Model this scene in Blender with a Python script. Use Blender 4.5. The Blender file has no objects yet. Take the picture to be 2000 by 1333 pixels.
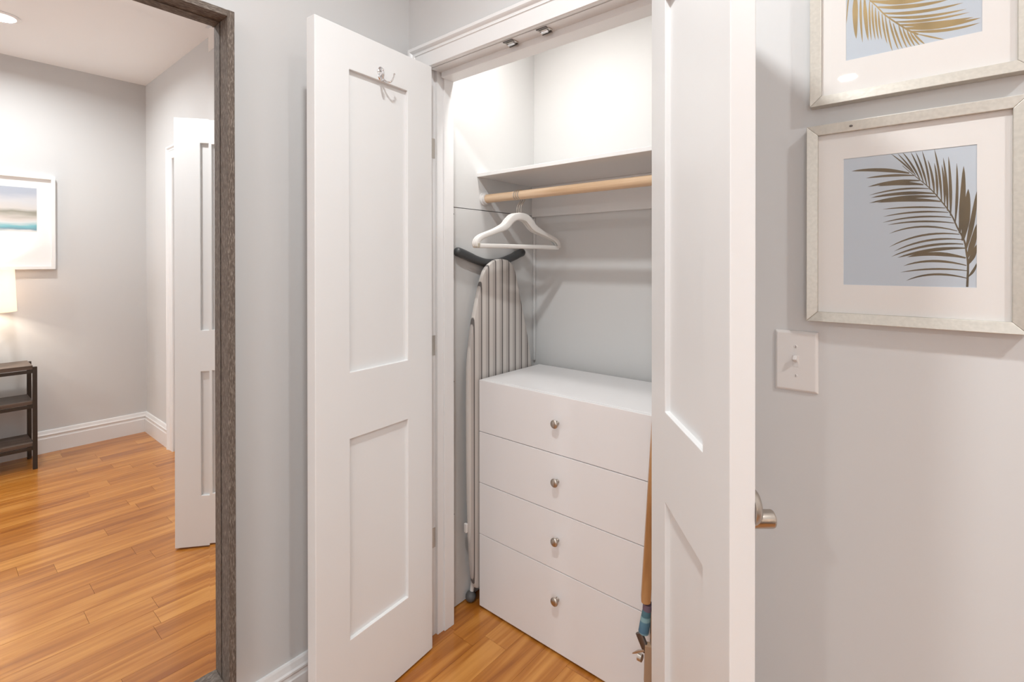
import bpy, bmesh, math, random
from math import sin, cos, pi, radians as R
from mathutils import Vector, Matrix
random.seed(7)
scene = bpy.context.scene
COL = scene.collection

# ------------------------------------------------------------------ camera
scene.cycles.max_bounces = 8
scene.cycles.caustics_refractive = False
scene.cycles.use_adaptive_sampling = True
scene.cycles.adaptive_threshold = 0.08
cam_data = bpy.data.cameras.new('camera')
cam = bpy.data.objects.new('camera', cam_data)
COL.objects.link(cam)
cam_data.sensor_fit = 'HORIZONTAL'
cam_data.sensor_width = 36.0
cam_data.lens = 972.27 / 2000 * 36.0
cam_data.shift_x = -16.65 / 2000
cam_data.shift_y = -(666.5 - 515.92) / 2000
cam_data.clip_start = 0.02
cam.location = (1.5019, -1.1650, 1.3575)
cam.rotation_euler = (R(90 - 0.2242), R(0.035), R(39.612))
scene.camera = cam

# ------------------------------------------------------------------ light and exposure
scene.view_settings.view_transform = 'Standard'
scene.view_settings.look = 'None'
scene.view_settings.gamma = 1.0
scene.view_settings.use_curve_mapping = False
scene.view_settings.exposure = 0.0
world = bpy.data.worlds.new('world'); scene.world = world
world.use_nodes = True
world.node_tree.nodes['Background'].inputs[0].default_value = (0.85, 0.92, 1.0, 1)
world.node_tree.nodes['Background'].inputs[1].default_value = 0.5

def area(name, loc, rot, sx, sy, power, color, shape='RECTANGLE', spread=180):
    d = bpy.data.lights.new(name, 'AREA'); d.shape = shape; d.size = sx
    if shape in ('RECTANGLE', 'ELLIPSE'): d.size_y = sy
    d.energy = power; d.color = color; d.spread = R(spread)
    o = bpy.data.objects.new(name, d); COL.objects.link(o)
    o.location = loc; o.rotation_euler = rot
    return o
DAY = 29.0          # daylight through the window behind the camera
DOWN = 19.5          # each recessed ceiling light
CLOSET = 4.6        # lamp on the closet ceiling
WINDOWS = [(2.25, 3.15)]
for a, b in WINDOWS:
    area('daylight', ((a + b) / 2, -4.36, 1.5), (R(90), 0, 0), b - a, 1.6, DAY, (0.93, 0.96, 1.0))
SPOTS = [(1.0, -0.86), (2.65, -0.86), (1.0, -3.39), (2.65, -3.39)]
for x, y in SPOTS:
    area('downlight', (x, y, 2.7605), (0, 0, 0), 0.11, 0.11, DOWN, (0.94, 0.985, 1.0), 'DISK', 165)
area('closet_lamp_light', (0.42, 0.175, 2.335), (0, 0, 0), 0.10, 0.10, CLOSET, (1.0, 0.99, 0.97), 'DISK', 180)
bulb = bpy.data.lights.new('lamp_bulb', 'POINT'); bulb.energy = 20; bulb.color = (1.0, 0.86, 0.70); bulb.shadow_soft_size = 0.035
bo = bpy.data.objects.new('lamp_bulb', bulb); COL.objects.link(bo); bo.location = (3.20, -0.92, 1.16)
CEIL = 2.775

# ------------------------------------------------------------------ materials
def new_mat(name):
    m = bpy.data.materials.new(name); m.use_nodes = True
    nt = m.node_tree; b = nt.nodes['Principled BSDF']
    return m, nt, b
def plain(name, col, rough=0.5, metal=0.0, bump=0.0, bscale=300.0, spec=0.5, var=0.0):
    m, nt, b = new_mat(name)
    b.inputs['Base Color'].default_value = (*col, 1); b.inputs['Roughness'].default_value = rough
    b.inputs['Metallic'].default_value = metal; b.inputs['Specular IOR Level'].default_value = spec
    n = nt.nodes.new('ShaderNodeTexNoise'); n.inputs['Scale'].default_value = bscale; n.inputs['Detail'].default_value = 1
    g = nt.nodes.new('ShaderNodeNewGeometry'); nt.links.new(g.outputs['Position'], n.inputs['Vector'])
    if bump:
        bp = nt.nodes.new('ShaderNodeBump'); bp.inputs['Strength'].default_value = bump; bp.inputs['Distance'].default_value = 0.001
        nt.links.new(n.outputs['Fac'], bp.inputs['Height']); nt.links.new(bp.outputs['Normal'], b.inputs['Normal'])
    if var:
        mx = nt.nodes.new('ShaderNodeMix'); mx.data_type = 'RGBA'
        mx.inputs['A'].default_value = (*[c * (1 - var) for c in col], 1); mx.inputs['B'].default_value = (*[min(1, c * (1 + var)) for c in col], 1)
        nt.links.new(n.outputs['Fac'], mx.inputs['Factor']); nt.links.new(mx.outputs['Result'], b.inputs['Base Color'])
    return m
def ramp(nt, stops, fac):
    r = nt.nodes.new('ShaderNodeValToRGB'); cr = r.color_ramp
    while len(cr.elements) < len(stops): cr.elements.new(0.5)
    for e, (p, c) in zip(cr.elements, stops): e.position = p; e.color = (*c, 1)
    nt.links.new(fac, r.inputs['Fac']); return r
def grain(name, dark, mid, light, axis, rough=0.4, rand=0.0, stretch=(60, 2.2), spec=0.5, coat=0.0, wave=0.10):
    """wood running along one world axis; rand varies tone from piece to piece"""
    m, nt, b = new_mat(name); L = nt.links.new
    g = nt.nodes.new('ShaderNodeNewGeometry'); oi = nt.nodes.new('ShaderNodeObjectInfo')
    mp = nt.nodes.new('ShaderNodeMapping')
    sc = [stretch[0]] * 3; sc[axis] = stretch[1]; mp.inputs['Scale'].default_value = sc
    off = nt.nodes.new('ShaderNodeVectorMath'); off.operation = 'SCALE'; off.inputs[0].default_value = (37, 53, 29)
    L(oi.outputs['Random'], off.inputs['Scale'])
    add = nt.nodes.new('ShaderNodeVectorMath'); add.operation = 'ADD'
    L(g.outputs['Position'], mp.inputs['Vector']); L(mp.outputs['Vector'], add.inputs[0]); L(off.outputs['Vector'], add.inputs[1])
    n1 = nt.nodes.new('ShaderNodeTexNoise'); n1.inputs['Scale'].default_value = 1.0; n1.inputs['Detail'].default_value = 5; n1.inputs['Distortion'].default_value = 0.6
    L(add.outputs['Vector'], n1.inputs['Vector'])
    mp2 = nt.nodes.new('ShaderNodeMapping'); sc2 = [stretch[0] * 0.22] * 3; sc2[axis] = stretch[1] * 0.5; mp2.inputs['Scale'].default_value = sc2
    add2 = nt.nodes.new('ShaderNodeVectorMath'); add2.operation = 'ADD'
    L(g.outputs['Position'], mp2.inputs['Vector']); L(mp2.outputs['Vector'], add2.inputs[0]); L(off.outputs['Vector'], add2.inputs[1])
    n2 = nt.nodes.new('ShaderNodeTexNoise'); n2.inputs['Scale'].default_value = 1.0; n2.inputs['Detail'].default_value = 2
    L(add2.outputs['Vector'], n2.inputs['Vector'])
    w = nt.nodes.new('ShaderNodeMath'); w.operation = 'MULTIPLY'; w.inputs[1].default_value = 26.0; L(n2.outputs['Fac'], w.inputs[0])
    sn = nt.nodes.new('ShaderNodeMath'); sn.operation = 'SINE'; L(w.outputs[0], sn.inputs[0])
    s2 = nt.nodes.new('ShaderNodeMath'); s2.operation = 'MULTIPLY_ADD'; s2.inputs[1].default_value = wave; L(sn.outputs[0], s2.inputs[0]); L(n1.outputs['Fac'], s2.inputs[2])
    s3 = nt.nodes.new('ShaderNodeMath'); s3.operation = 'MULTIPLY_ADD'; s3.inputs[1].default_value = rand
    rc = nt.nodes.new('ShaderNodeMath'); rc.operation = 'SUBTRACT'; rc.inputs[1].default_value = 0.5; L(oi.outputs['Random'], rc.inputs[0])
    L(rc.outputs[0], s3.inputs[0]); L(s2.outputs[0], s3.inputs[2])
    r = ramp(nt, [(0.22, dark), (0.5, mid), (0.78, light)], s3.outputs[0])
    L(r.outputs['Color'], b.inputs['Base Color'])
    b.inputs['Roughness'].default_value = rough; b.inputs['Specular IOR Level'].default_value = spec
    b.inputs['Coat Weight'].default_value = coat; b.inputs['Coat Roughness'].default_value = 0.12
    bp = nt.nodes.new('ShaderNodeBump'); bp.inputs['Strength'].default_value = 0.12; bp.inputs['Distance'].default_value = 0.0006
    L(n1.outputs['Fac'], bp.inputs['Height']); L(bp.outputs['Normal'], b.inputs['Normal'])
    return m
M = {}
M['wall'] = plain('wall_paint', (0.635, 0.626, 0.620), 0.6, spec=0.3)
M['closet_wall'] = plain('closet_paint', (0.66, 0.655, 0.645), 0.55, spec=0.3)
M['ceiling'] = plain('ceiling_paint', (0.88, 0.87, 0.87), 0.8, spec=0.2)
M['trim'] = plain('white_trim_paint', (0.80, 0.79, 0.785), 0.35)
M['door'] = plain('white_door_paint', (0.785, 0.78, 0.775), 0.38)
M['chest'] = plain('white_laminate', (0.80, 0.785, 0.785), 0.28)
M['shelf'] = plain('white_shelf_paint', (0.80, 0.79, 0.78), 0.5)
M['gapdark'] = plain('dark_gap', (0.05, 0.04, 0.035), 0.8)
M['nickel'] = plain('brushed_nickel', (0.50, 0.45, 0.40), 0.28, 1.0, bump=0.1, bscale=800)
M['chrome'] = plain('chrome', (0.78, 0.78, 0.79), 0.10, 1.0)
M['steel'] = plain('steel', (0.62, 0.58, 0.53), 0.35, 1.0)
M['dark_plastic'] = plain('charcoal_plastic', (0.058, 0.060, 0.062), 0.42)
M['grey_rubber'] = plain('grey_rubber', (0.10, 0.10, 0.10), 0.5)
M['white_metal'] = plain('white_enamel', (0.72, 0.70, 0.68), 0.35)
M['hanger'] = plain('ivory_plastic', (0.76, 0.74, 0.71), 0.38)
M['hanger_tip'] = plain('beige_plastic', (0.47, 0.43, 0.35), 0.5)
M['switch'] = plain('switch_plastic', (0.74, 0.71, 0.69), 0.30)
M['frame_silver'] = plain('champagne_leaf', (0.56, 0.53, 0.475), 0.42, 0.5, bump=0.2, bscale=160, var=0.12)
M['mat_board'] = plain('mat_board', (0.84, 0.79, 0.76), 0.9)
M['print_blue'] = plain('pale_blue_print', (0.56, 0.60, 0.66), 0.8)
M['gold'] = plain('gold_foil', (0.38, 0.27, 0.13), 0.42, 0.5, var=0.35, bscale=25)
M['bronze'] = plain('bronze_foil', (0.125, 0.085, 0.042), 0.45, 0.35, var=0.5, bscale=25)
M['table_metal'] = plain('black_metal', (0.040, 0.029, 0.022), 0.45, 0.2)
M['shade_base'] = plain('lamp_ceramic', (0.45, 0.43, 0.40), 0.3)
M['floor_base'] = plain('subfloor', (0.06, 0.03, 0.012), 0.9)
M['bracket'] = plain('dark_bracket', (0.16, 0.14, 0.13), 0.4, 0.8)
M['purple'] = plain('purple_band', (0.16, 0.11, 0.15), 0.7)
M['oak'] = grain('oak_floor', (0.30, 0.090, 0.009), (0.46, 0.168, 0.023), (0.62, 0.275, 0.060), 1, 0.30, 0.30, (40, 1.9), coat=0.45, wave=0.08)
M['rod'] = grain('pine_rod', (0.54, 0.35, 0.20), (0.70, 0.50, 0.325), (0.78, 0.60, 0.43), 0, 0.5, 0.0)
M['stand_wood'] = grain('golden_wood', (0.34, 0.15, 0.05), (0.48, 0.24, 0.09), (0.58, 0.33, 0.15), 2, 0.45)
M['stand_pale'] = plain('pale_wood', (0.42, 0.27, 0.17), 0.5)
M['table_wood'] = grain('dark_walnut', (0.055, 0.033, 0.023), (0.105, 0.070, 0.052), (0.16, 0.115, 0.088), 1, 0.4, 0.2)
M['frame_wood_v'] = grain('weathered_wood_upright', (0.062, 0.045, 0.035), (0.125, 0.095, 0.075), (0.33, 0.28, 0.24), 2, 0.7, 0.0, (420, 70), wave=0.03)
M['frame_wood_h'] = grain('weathered_wood_level', (0.062, 0.045, 0.035), (0.13, 0.10, 0.08), (0.36, 0.31, 0.265), 1, 0.7, 0.0, (420, 70), wave=0.03)

def mirror_mat():
    m = bpy.data.materials.new('silvered_glass'); m.use_nodes = True; nt = m.node_tree
    nt.nodes.remove(nt.nodes['Principled BSDF'])
    g = nt.nodes.new('ShaderNodeBsdfGlossy'); g.inputs['Roughness'].default_value = 0.0; g.inputs['Color'].default_value = (0.96, 0.965, 0.965, 1)
    nt.links.new(g.outputs[0], nt.nodes['Material Output'].inputs[0]); return m
M['mirror'] = mirror_mat()
def pane_mat():
    m = bpy.data.materials.new('picture_glass'); m.use_nodes = True; nt = m.node_tree
    nt.nodes.remove(nt.nodes['Principled BSDF'])
    t = nt.nodes.new('ShaderNodeBsdfTransparent'); t.inputs[0].default_value = (0.97, 0.975, 0.975, 1)
    g = nt.nodes.new('ShaderNodeBsdfGlossy'); g.inputs['Roughness'].default_value = 0.02
    f = nt.nodes.new('ShaderNodeFresnel'); f.inputs['IOR'].default_value = 1.5
    mx = nt.nodes.new('ShaderNodeMixShader')
    gb = nt.nodes.new('ShaderNodeNewGeometry'); iv = nt.nodes.new('ShaderNodeMath'); iv.operation = 'SUBTRACT'; iv.inputs[0].default_value = 1.0
    ml = nt.nodes.new('ShaderNodeMath'); ml.operation = 'MULTIPLY'     # the rear surface of the pane only transmits
    nt.links.new(gb.outputs['Backfacing'], iv.inputs[1]); nt.links.new(f.outputs[0], ml.inputs[0]); nt.links.new(iv.outputs[0], ml.inputs[1])
    nt.links.new(ml.outputs[0], mx.inputs[0]); nt.links.new(t.outputs[0], mx.inputs[1]); nt.links.new(g.outputs[0], mx.inputs[2])
    nt.links.new(mx.outputs[0], nt.nodes['Material Output'].inputs[0]); return m
M['pane'] = pane_mat()
def emit_mat(name, col, s):
    m, nt, b = new_mat(name); b.inputs['Base Color'].default_value = (*col, 1)
    b.inputs['Emission Color'].default_value = (*col, 1); b.inputs['Emission Strength'].default_value = s; return m
M['lens'] = emit_mat('lit_lens', (1.0, 0.95, 0.88), 12)
def shade_mat():
    m, nt, b = new_mat('linen_shade'); b.inputs['Base Color'].default_value = (0.80, 0.74, 0.68, 1); b.inputs['Roughness'].default_value = 0.9
    tr = nt.nodes.new('ShaderNodeBsdfTranslucent'); tr.inputs[0].default_value = (0.9, 0.80, 0.70, 1)
    mx = nt.nodes.new('ShaderNodeMixShader'); mx.inputs[0].default_value = 0.55
    nt.links.new(b.outputs[0], mx.inputs[1]); nt.links.new(tr.outputs[0], mx.inputs[2])
    nt.links.new(mx.outputs[0], nt.nodes['Material Output'].inputs[0]); return m
M['shade'] = shade_mat()
def stripe_mat():
    m, nt, b = new_mat('striped_cover'); L = nt.links.new
    g = nt.nodes.new('ShaderNodeNewGeometry'); s = nt.nodes.new('ShaderNodeSeparateXYZ'); L(g.outputs['Position'], s.inputs[0])
    d = nt.nodes.new('ShaderNodeMath'); d.operation = 'MULTIPLY_ADD'; d.inputs[1].default_value = 1 / 0.0415; d.inputs[2].default_value = 0.57; L(s.outputs['Y'], d.inputs[0])
    f = nt.nodes.new('ShaderNodeMath'); f.operation = 'FRACT'; L(d.outputs[0], f.inputs[0])
    base = (0.60, 0.56, 0.525); midc = (0.46, 0.42, 0.395); dark = (0.13, 0.115, 0.11)
    r = ramp(nt, [(0.0, base), (0.42, base), (0.46, midc), (0.78, midc), (0.80, dark), (0.92, dark), (0.95, base), (1.0, base)], f.outputs[0])
    L(r.outputs['Color'], b.inputs['Base Color']); b.inputs['Roughness'].default_value = 0.85
    n = nt.nodes.new('ShaderNodeTexNoise'); n.inputs['Scale'].default_value = 900; L(g.outputs['Position'], n.inputs['Vector'])
    bp = nt.nodes.new('ShaderNodeBump'); bp.inputs['Strength'].default_value = 0.3; bp.inputs['Distance'].default_value = 0.0005
    L(n.outputs['Fac'], bp.inputs['Height']); L(bp.outputs['Normal'], b.inputs['Normal']); return m
M['stripes'] = stripe_mat()
def band_mat():
    m, nt, b = new_mat('blue_webbing'); L = nt.links.new
    g = nt.nodes.new('ShaderNodeNewGeometry'); s = nt.nodes.new('ShaderNodeSeparateXYZ'); L(g.outputs['Position'], s.inputs[0])
    d = nt.nodes.new('ShaderNodeMath'); d.operation = 'MULTIPLY_ADD'; d.inputs[1].default_value = 1 / 0.085; d.inputs[2].default_value = -3.3; L(s.outputs['Z'], d.inputs[0])
    r = ramp(nt, [(0.0, (0.10, 0.20, 0.27)), (0.10, (0.20, 0.34, 0.38)), (0.14, (0.08, 0.17, 0.26)), (0.5, (0.10, 0.22, 0.30)), (0.54, (0.26, 0.42, 0.45)), (0.66, (0.22, 0.38, 0.42)), (0.70, (0.07, 0.16, 0.20)), (1.0, (0.09, 0.20, 0.25))], d.outputs[0])
    L(r.outputs['Color'], b.inputs['Base Color']); b.inputs['Roughness'].default_value = 0.8; return m
M['blue'] = band_mat()
def sea_mat():
    m, nt, b = new_mat('seascape_print'); L = nt.links.new
    g = nt.nodes.new('ShaderNodeNewGeometry'); s = nt.nodes.new('ShaderNodeSeparateXYZ'); L(g.outputs['Position'], s.inputs[0])
    mp = nt.nodes.new('ShaderNodeMapping'); mp.inputs['Scale'].default_value = (1, 5, 26); L(g.outputs['Position'], mp.inputs['Vector'])
    n = nt.nodes.new('ShaderNodeTexNoise'); n.inputs['Scale'].default_value = 1.0; n.inputs['Detail'].default_value = 5; L(mp.outputs[0], n.inputs['Vector'])
    d = nt.nodes.new('ShaderNodeMath'); d.operation = 'MULTIPLY_ADD'; d.inputs[1].default_value = 1 / 0.306; d.inputs[2].default_value = -1.571 / 0.306; L(s.outputs['Z'], d.inputs[0])
    a = nt.nodes.new('ShaderNodeMath'); a.operation = 'MULTIPLY_ADD'; a.inputs[1].default_value = 0.22; L(n.outputs['Fac'], a.inputs[0]); L(d.outputs[0], a.inputs[2])
    r = ramp(nt, [(0.10, (0.62, 0.62, 0.62)), (0.16, (0.16, 0.27, 0.33)), (0.24, (0.17, 0.42, 0.48)), (0.33, (0.60, 0.62, 0.62)), (0.42, (0.58, 0.53, 0.50)), (0.54, (0.30, 0.29, 0.24)), (0.62, (0.60, 0.57, 0.55)), (0.80, (0.58, 0.58, 0.60)), (1.0, (0.42, 0.45, 0.52)), ], a.outputs[0])
    L(r.outputs['Color'], b.inputs['Base Color']); b.inputs['Roughness'].default_value = 0.8; return m
M['sea'] = sea_mat()

# ------------------------------------------------------------------ mesh helpers
class MB:
    def __init__(s): s.bm = bmesh.new()
    def merge(s, b, smooth=False):
        for f in b.faces: f.smooth = smooth
        me = bpy.data.meshes.new('tmp'); b.to_mesh(me); b.free(); s.bm.from_mesh(me); bpy.data.meshes.remove(me); return s
    def box(s, x0, x1, y0, y1, z0, z1, bev=0.0, seg=2, mat=None):
        b = bmesh.new(); bmesh.ops.create_cube(b, size=1)
        bmesh.ops.scale(b, vec=(x1 - x0, y1 - y0, z1 - z0), verts=b.verts)
        bmesh.ops.translate(b, vec=((x0 + x1) / 2, (y0 + y1) / 2, (z0 + z1) / 2), verts=b.verts)
        if bev: bmesh.ops.bevel(b, geom=b.edges[:], offset=bev, segments=seg, affect='EDGES', profile=0.5)
        if mat: b.transform(mat)
        return s.merge(b)
    def prism(s, poly, axis, a0, a1, bev=0.0, smooth=False):
        """poly: 2-D points in the two other axes (in x,y,z order); extruded along axis from a0 to a1"""
        b = bmesh.new()
        def mk(p, a):
            c = [p[0], p[1]]; c.insert(axis, a); return b.verts.new(c)
        v0 = [mk(p, a0) for p in poly]; v1 = [mk(p, a1) for p in poly]; n = len(poly)
        b.faces.new(v0); b.faces.new(v1[::-1])
        for i in range(n): b.faces.new((v0[i], v1[i], v1[(i + 1) % n], v0[(i + 1) % n]))
        bmesh.ops.recalc_face_normals(b, faces=b.faces[:])
        if bev:
            es = [e for e in b.edges if len(e.link_faces) == 2 and e.calc_face_angle(0) > R(50)]
            bmesh.ops.bevel(b, geom=es, offset=bev, segments=2, affect='EDGES', profile=0.5)
        return s.merge(b, smooth)
    def tube(s, pts, rad, seg=12, flat=None, cap=True):
        """sweep along pts; rad: number or list; flat=(normal, half_thickness) gives a flattened section"""
        pts = [Vector(p) for p in pts]; n = len(pts)
        rs = rad if isinstance(rad, (list, tuple)) else [rad] * n
        b = bmesh.new(); rings = []; up = None
        for i, p in enumerate(pts):
            t = (pts[min(i + 1, n - 1)] - pts[max(i - 1, 0)]).normalized()
            if flat: nn = Vector(flat[0]).normalized()
            else:
                if up is None:
                    up = Vector((0, 0, 1)) if abs(t.z) < 0.9 else Vector((1, 0, 0))
                nn = (up - t * up.dot(t)).normalized(); up = nn
            bn = t.cross(nn).normalized()
            ring = []
            for k in range(seg):
                a = 2 * pi * k / seg
                hn = flat[1] if flat else rs[i]
                ca, sa = cos(a), sin(a)
                if flat:
                    ca = math.copysign(abs(ca) ** 0.6, ca); sa = math.copysign(abs(sa) ** 0.6, sa)
                ring.append(b.verts.new(p + nn * ca * hn + bn * sa * rs[i]))
            rings.append(ring)
        for i in range(n - 1):
            for k in range(seg): b.faces.new((rings[i][k], rings[i][(k + 1) % seg], rings[i + 1][(k + 1) % seg], rings[i + 1][k]))
        if cap: b.faces.new(rings[0][::-1]); b.faces.new(rings[-1])
        bmesh.ops.recalc_face_normals(b, faces=b.faces[:])
        return s.merge(b, True)
    def lathe(s, prof, origin, axis, seg=28):
        """prof: (radius, distance along axis)"""
        o = Vector(origin); ax = Vector(axis).normalized()
        u = ax.orthogonal().normalized(); w = ax.cross(u)
        b = bmesh.new(); rings = []
        for r, h in prof:
            if r < 1e-6: rings.append([b.verts.new(o + ax * h)])
            else: rings.append([b.verts.new(o + ax * h + (u * cos(2 * pi * k / seg) + w * sin(2 * pi * k / seg)) * r) for k in range(seg)])
        for r0, r1 in zip(rings, rings[1:]):
            for k in range(seg):
                k2 = (k + 1) % seg
                if len(r0) == 1 and len(r1) == 1: continue
                if len(r0) == 1: b.faces.new((r0[0], r1[k], r1[k2]))
                elif len(r1) == 1: b.faces.new((r0[k], r1[0], r0[k2]))
                else: b.faces.new((r0[k], r1[k], r1[k2], r0[k2]))
        bmesh.ops.recalc_face_normals(b, faces=b.faces[:])
        return s.merge(b, True)
    def ball(s, c, r, sx=1, sy=1, sz=1, seg=18):
        b = bmesh.new(); bmesh.ops.create_uvsphere(b, u_segments=seg, v_segments=seg // 2 + 1, radius=r)
        bmesh.ops.scale(b, vec=(sx, sy, sz), verts=b.verts); bmesh.ops.translate(b, vec=c, verts=b.verts)
        return s.merge(b, True)
def obj(name, mb, mat, parent=None, local=False):
    me = bpy.data.meshes.new(name)
    if parent and not local:
        off = Vector(); q = parent
        while q: off += q.location; q = q.parent
        bmesh.ops.translate(mb.bm, vec=-off, verts=mb.bm.verts)
    mb.bm.to_mesh(me); mb.bm.free()
    if any(p.use_smooth for p in me.polygons):
        me.set_sharp_from_angle(angle=R(42))
    me.materials.append(M[mat] if isinstance(mat, str) else mat)
    o = bpy.data.objects.new(name, me); COL.objects.link(o)
    if parent: o.parent = parent
    return o
def thing(name, label, cat, loc=(0, 0, 0), rz=0.0, group=None, kind=None):
    o = bpy.data.objects.new(name, None); COL.objects.link(o); o.empty_display_size = 0.05
    o.location = loc; o.rotation_euler = (0, 0, rz)
    return tag(o, label, cat, group, kind)
def tag(o, label, cat=None, group=None, kind=None):
    o['label'] = label
    if cat: o['category'] = cat
    if group: o['group'] = group
    if kind: o['kind'] = kind
    return o
def struct(name, mb, mat, label, cat):
    return tag(obj(name, mb, mat), label, cat, kind='structure')
def copy_tree(o, parent=None):
    c = o.copy(); COL.objects.link(c); c.parent = parent
    for ch in [x for x in bpy.data.objects if x.parent == o]: copy_tree(ch, c)
    return c
def bez(a, b, c, n=10):
    return [tuple((1 - t) ** 2 * p + 2 * t * (1 - t) * q + t * t * r for p, q, r in zip(a, b, c)) for t in [i / n for i in range(n + 1)]]
def catmull(pts, n=6):
    out = []; P = [Vector(p) for p in pts]; P = [P[0] * 2 - P[1]] + P + [P[-1] * 2 - P[-2]]
    for i in range(1, len(P) - 2):
        for k in range(n):
            t = k / n; a, b, c, d = P[i - 1:i + 3]
            out.append(0.5 * (2 * b + (c - a) * t + (2 * a - 5 * b + 4 * c - d) * t * t + (3 * b - a - 3 * c + d) * t ** 3))
    out.append(P[-2]); return [tuple(v) for v in out]

# ------------------------------------------------------------------ room shell
YB = -4.25
XR = 3.397
# floor with separate oak planks
floor = struct('floor', MB().box(-0.1, XR + 0.1, YB - 0.1, 0.80, -0.12, -0.012), 'floor_base', 'glossy honey oak plank floor running through room and closet', 'floor')
unit = MB().box(-0.5, 0.5, -0.5, 0.5, -0.012, 0.0)
plank_mesh = bpy.data.meshes.new('plank'); b_ = unit.bm
b_.to_mesh(plank_mesh); b_.free(); plank_mesh.materials.append(M['oak'])
PW = 0.1012; X0 = 0.051 - PW
ENDS = {1.529: -0.784, 1.20: -0.711, 1.30: -0.477, 0.89: -0.569, 0.69: -0.613, 1.73: -0.57, 1.93: -0.395, 2.66: -0.268, 2.93: -0.371, 0.20: 0.077, 0.605: 0.215, 0.40: -0.9, 0.50: -0.75}
ends = {}
for x, y in ENDS.items(): ends.setdefault(int((x - X0) // PW), []).append(y)
row = 0
while X0 + row * PW < XR:
    xa = max(X0 + row * PW, 0.0); xb = min(X0 + (row + 1) * PW, XR); xm = (xa + xb) / 2
    top = 0.70 if 0.03 < xm < 1.10 else 0.0
    cuts = sorted(ends.get(row, [random.uniform(-0.6, -0.1)]))
    lo = cuts[0]
    while lo > YB + 0.8:
        lo -= random.uniform(0.55, 1.15) if lo > -2 else 1.6
        if lo > YB + 0.25: cuts.insert(0, lo)
    hi = cuts[-1]
    while hi < top - 0.75: hi += random.uniform(0.5, 0.9); cuts.append(hi)
    cuts = [YB] + [c for c in cuts if c < top - 0.1] + [top]
    for ya, yb in zip(cuts, cuts[1:]):
        o = bpy.data.objects.new('plank', plank_mesh); COL.objects.link(o); o.parent = floor
        o.location = (xm, (ya + yb) / 2, random.uniform(-0.0002, 0.0))
        o.scale = (xb - xa - 0.0006, yb - ya - 0.0009, 1)
    row += 1
# ceiling
struct('ceiling', MB().box(-0.1, XR + 0.1, YB - 0.1, 0.12, CEIL, CEIL + 0.1), 'ceiling', 'flat white ceiling with recessed lights', 'ceiling')
# walls
def wall_x(y0, y1, x0, x1, z1, holes):
    m = MB(); x = x0
    for a, b, zl, zh in sorted(holes):
        m.box(x, a, y0, y1, 0, z1)
        if zl > 0: m.box(a, b, y0, y1, 0, zl)
        m.box(a, b, y0, y1, zh, z1); x = b
    m.box(x, x1, y0, y1, 0, z1); return m
struct('wall_left', MB().box(-0.12, 0.0, YB, 0.80, 0, CEIL), 'wall', 'light grey painted wall on the left behind the mirror', 'wall')
struct('wall_right', MB().box(XR, XR + 0.12, YB, 0.12, 0, CEIL), 'wall', 'light grey wall seen in the mirror behind the console table', 'wall')
struct('wall_back', wall_x(0.0, 0.11, 0.0, XR, CEIL, [(0.094, 1.041, 0, 2.062), (1.93, 2.73, 0, 2.10)]), 'wall', 'light grey painted wall with the closet opening and two pictures', 'wall')
struct('wall_front', wall_x(YB - 0.1, YB, 0.0, XR, CEIL, [(a, b, 0.7, 2.3) for a, b in WINDOWS]), 'wall', 'light grey wall with windows facing the closet', 'wall')
for i, (a, b) in enumerate(WINDOWS):
    m = MB()
    for x in (a, (a + b) / 2 - 0.02, b - 0.04): m.box(x, x + 0.04, YB - 0.08, YB - 0.03, 0.7, 2.3)
    for z in (0.7, 1.48, 2.26): m.box(a + 0.04, b - 0.04, YB - 0.078, YB - 0.032, z, z + 0.04)
    w = struct('window_%d' % (i + 1), m, 'trim', 'white window frame opposite the closet', 'window')
# closet interior
CX0, CX1, CY1, CH = 0.060, 1.085, 0.677, 2.42
wl = struct('wall_closet_left', MB().box(0.0, CX0 - 0.012, 0.11, 0.80, 0, CH), 'gapdark', 'pale closet side wall behind the ironing board', 'wall')
obj('upper_panel', MB().box(CX0 - 0.012, CX0, 0.11, CY1, 1.5735, CH), 'closet_wall', wl)
ap = obj('access_panel', MB().box(CX0 - 0.012, CX0 + 0.0005, 0.11, CY1, 0.004, 1.5705), 'closet_wall', wl)
for z in (1.545, 0.89, 0.37):
    obj('screw', MB().lathe([(0, 0.0012), (0.0028, 0.001), (0.0032, 0), (0.0032, -0.002)], (CX0 + 0.0006, 0.166, z), (1, 0, 0), 12), 'bracket', ap)
struct('wall_closet_back', MB().box(0.0, 1.2, CY1, 0.80, 0, CH), 'closet_wall', 'plain pale grey rear wall inside the closet', 'wall')
struct('wall_closet_right', MB().box(CX1, 1.2, 0.11, CY1, 0, CH), 'closet_wall', 'closet side wall hidden behind the open right door', 'wall')
struct('ceiling_closet', MB().box(0.0, 1.2, 0.11, 0.80, CH, CH + 0.08), 'ceiling', 'white ceiling inside the closet', 'ceiling')
struct('trim_4', MB().tube([(CX0 + 0.006, CY1 - 0.006, 0.9), (CX0 + 0.006, CY1 - 0.006, 1.56)], 0.007, 10), 'closet_wall', 'slim rounded strip up the rear left closet corner', 'trim')
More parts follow.
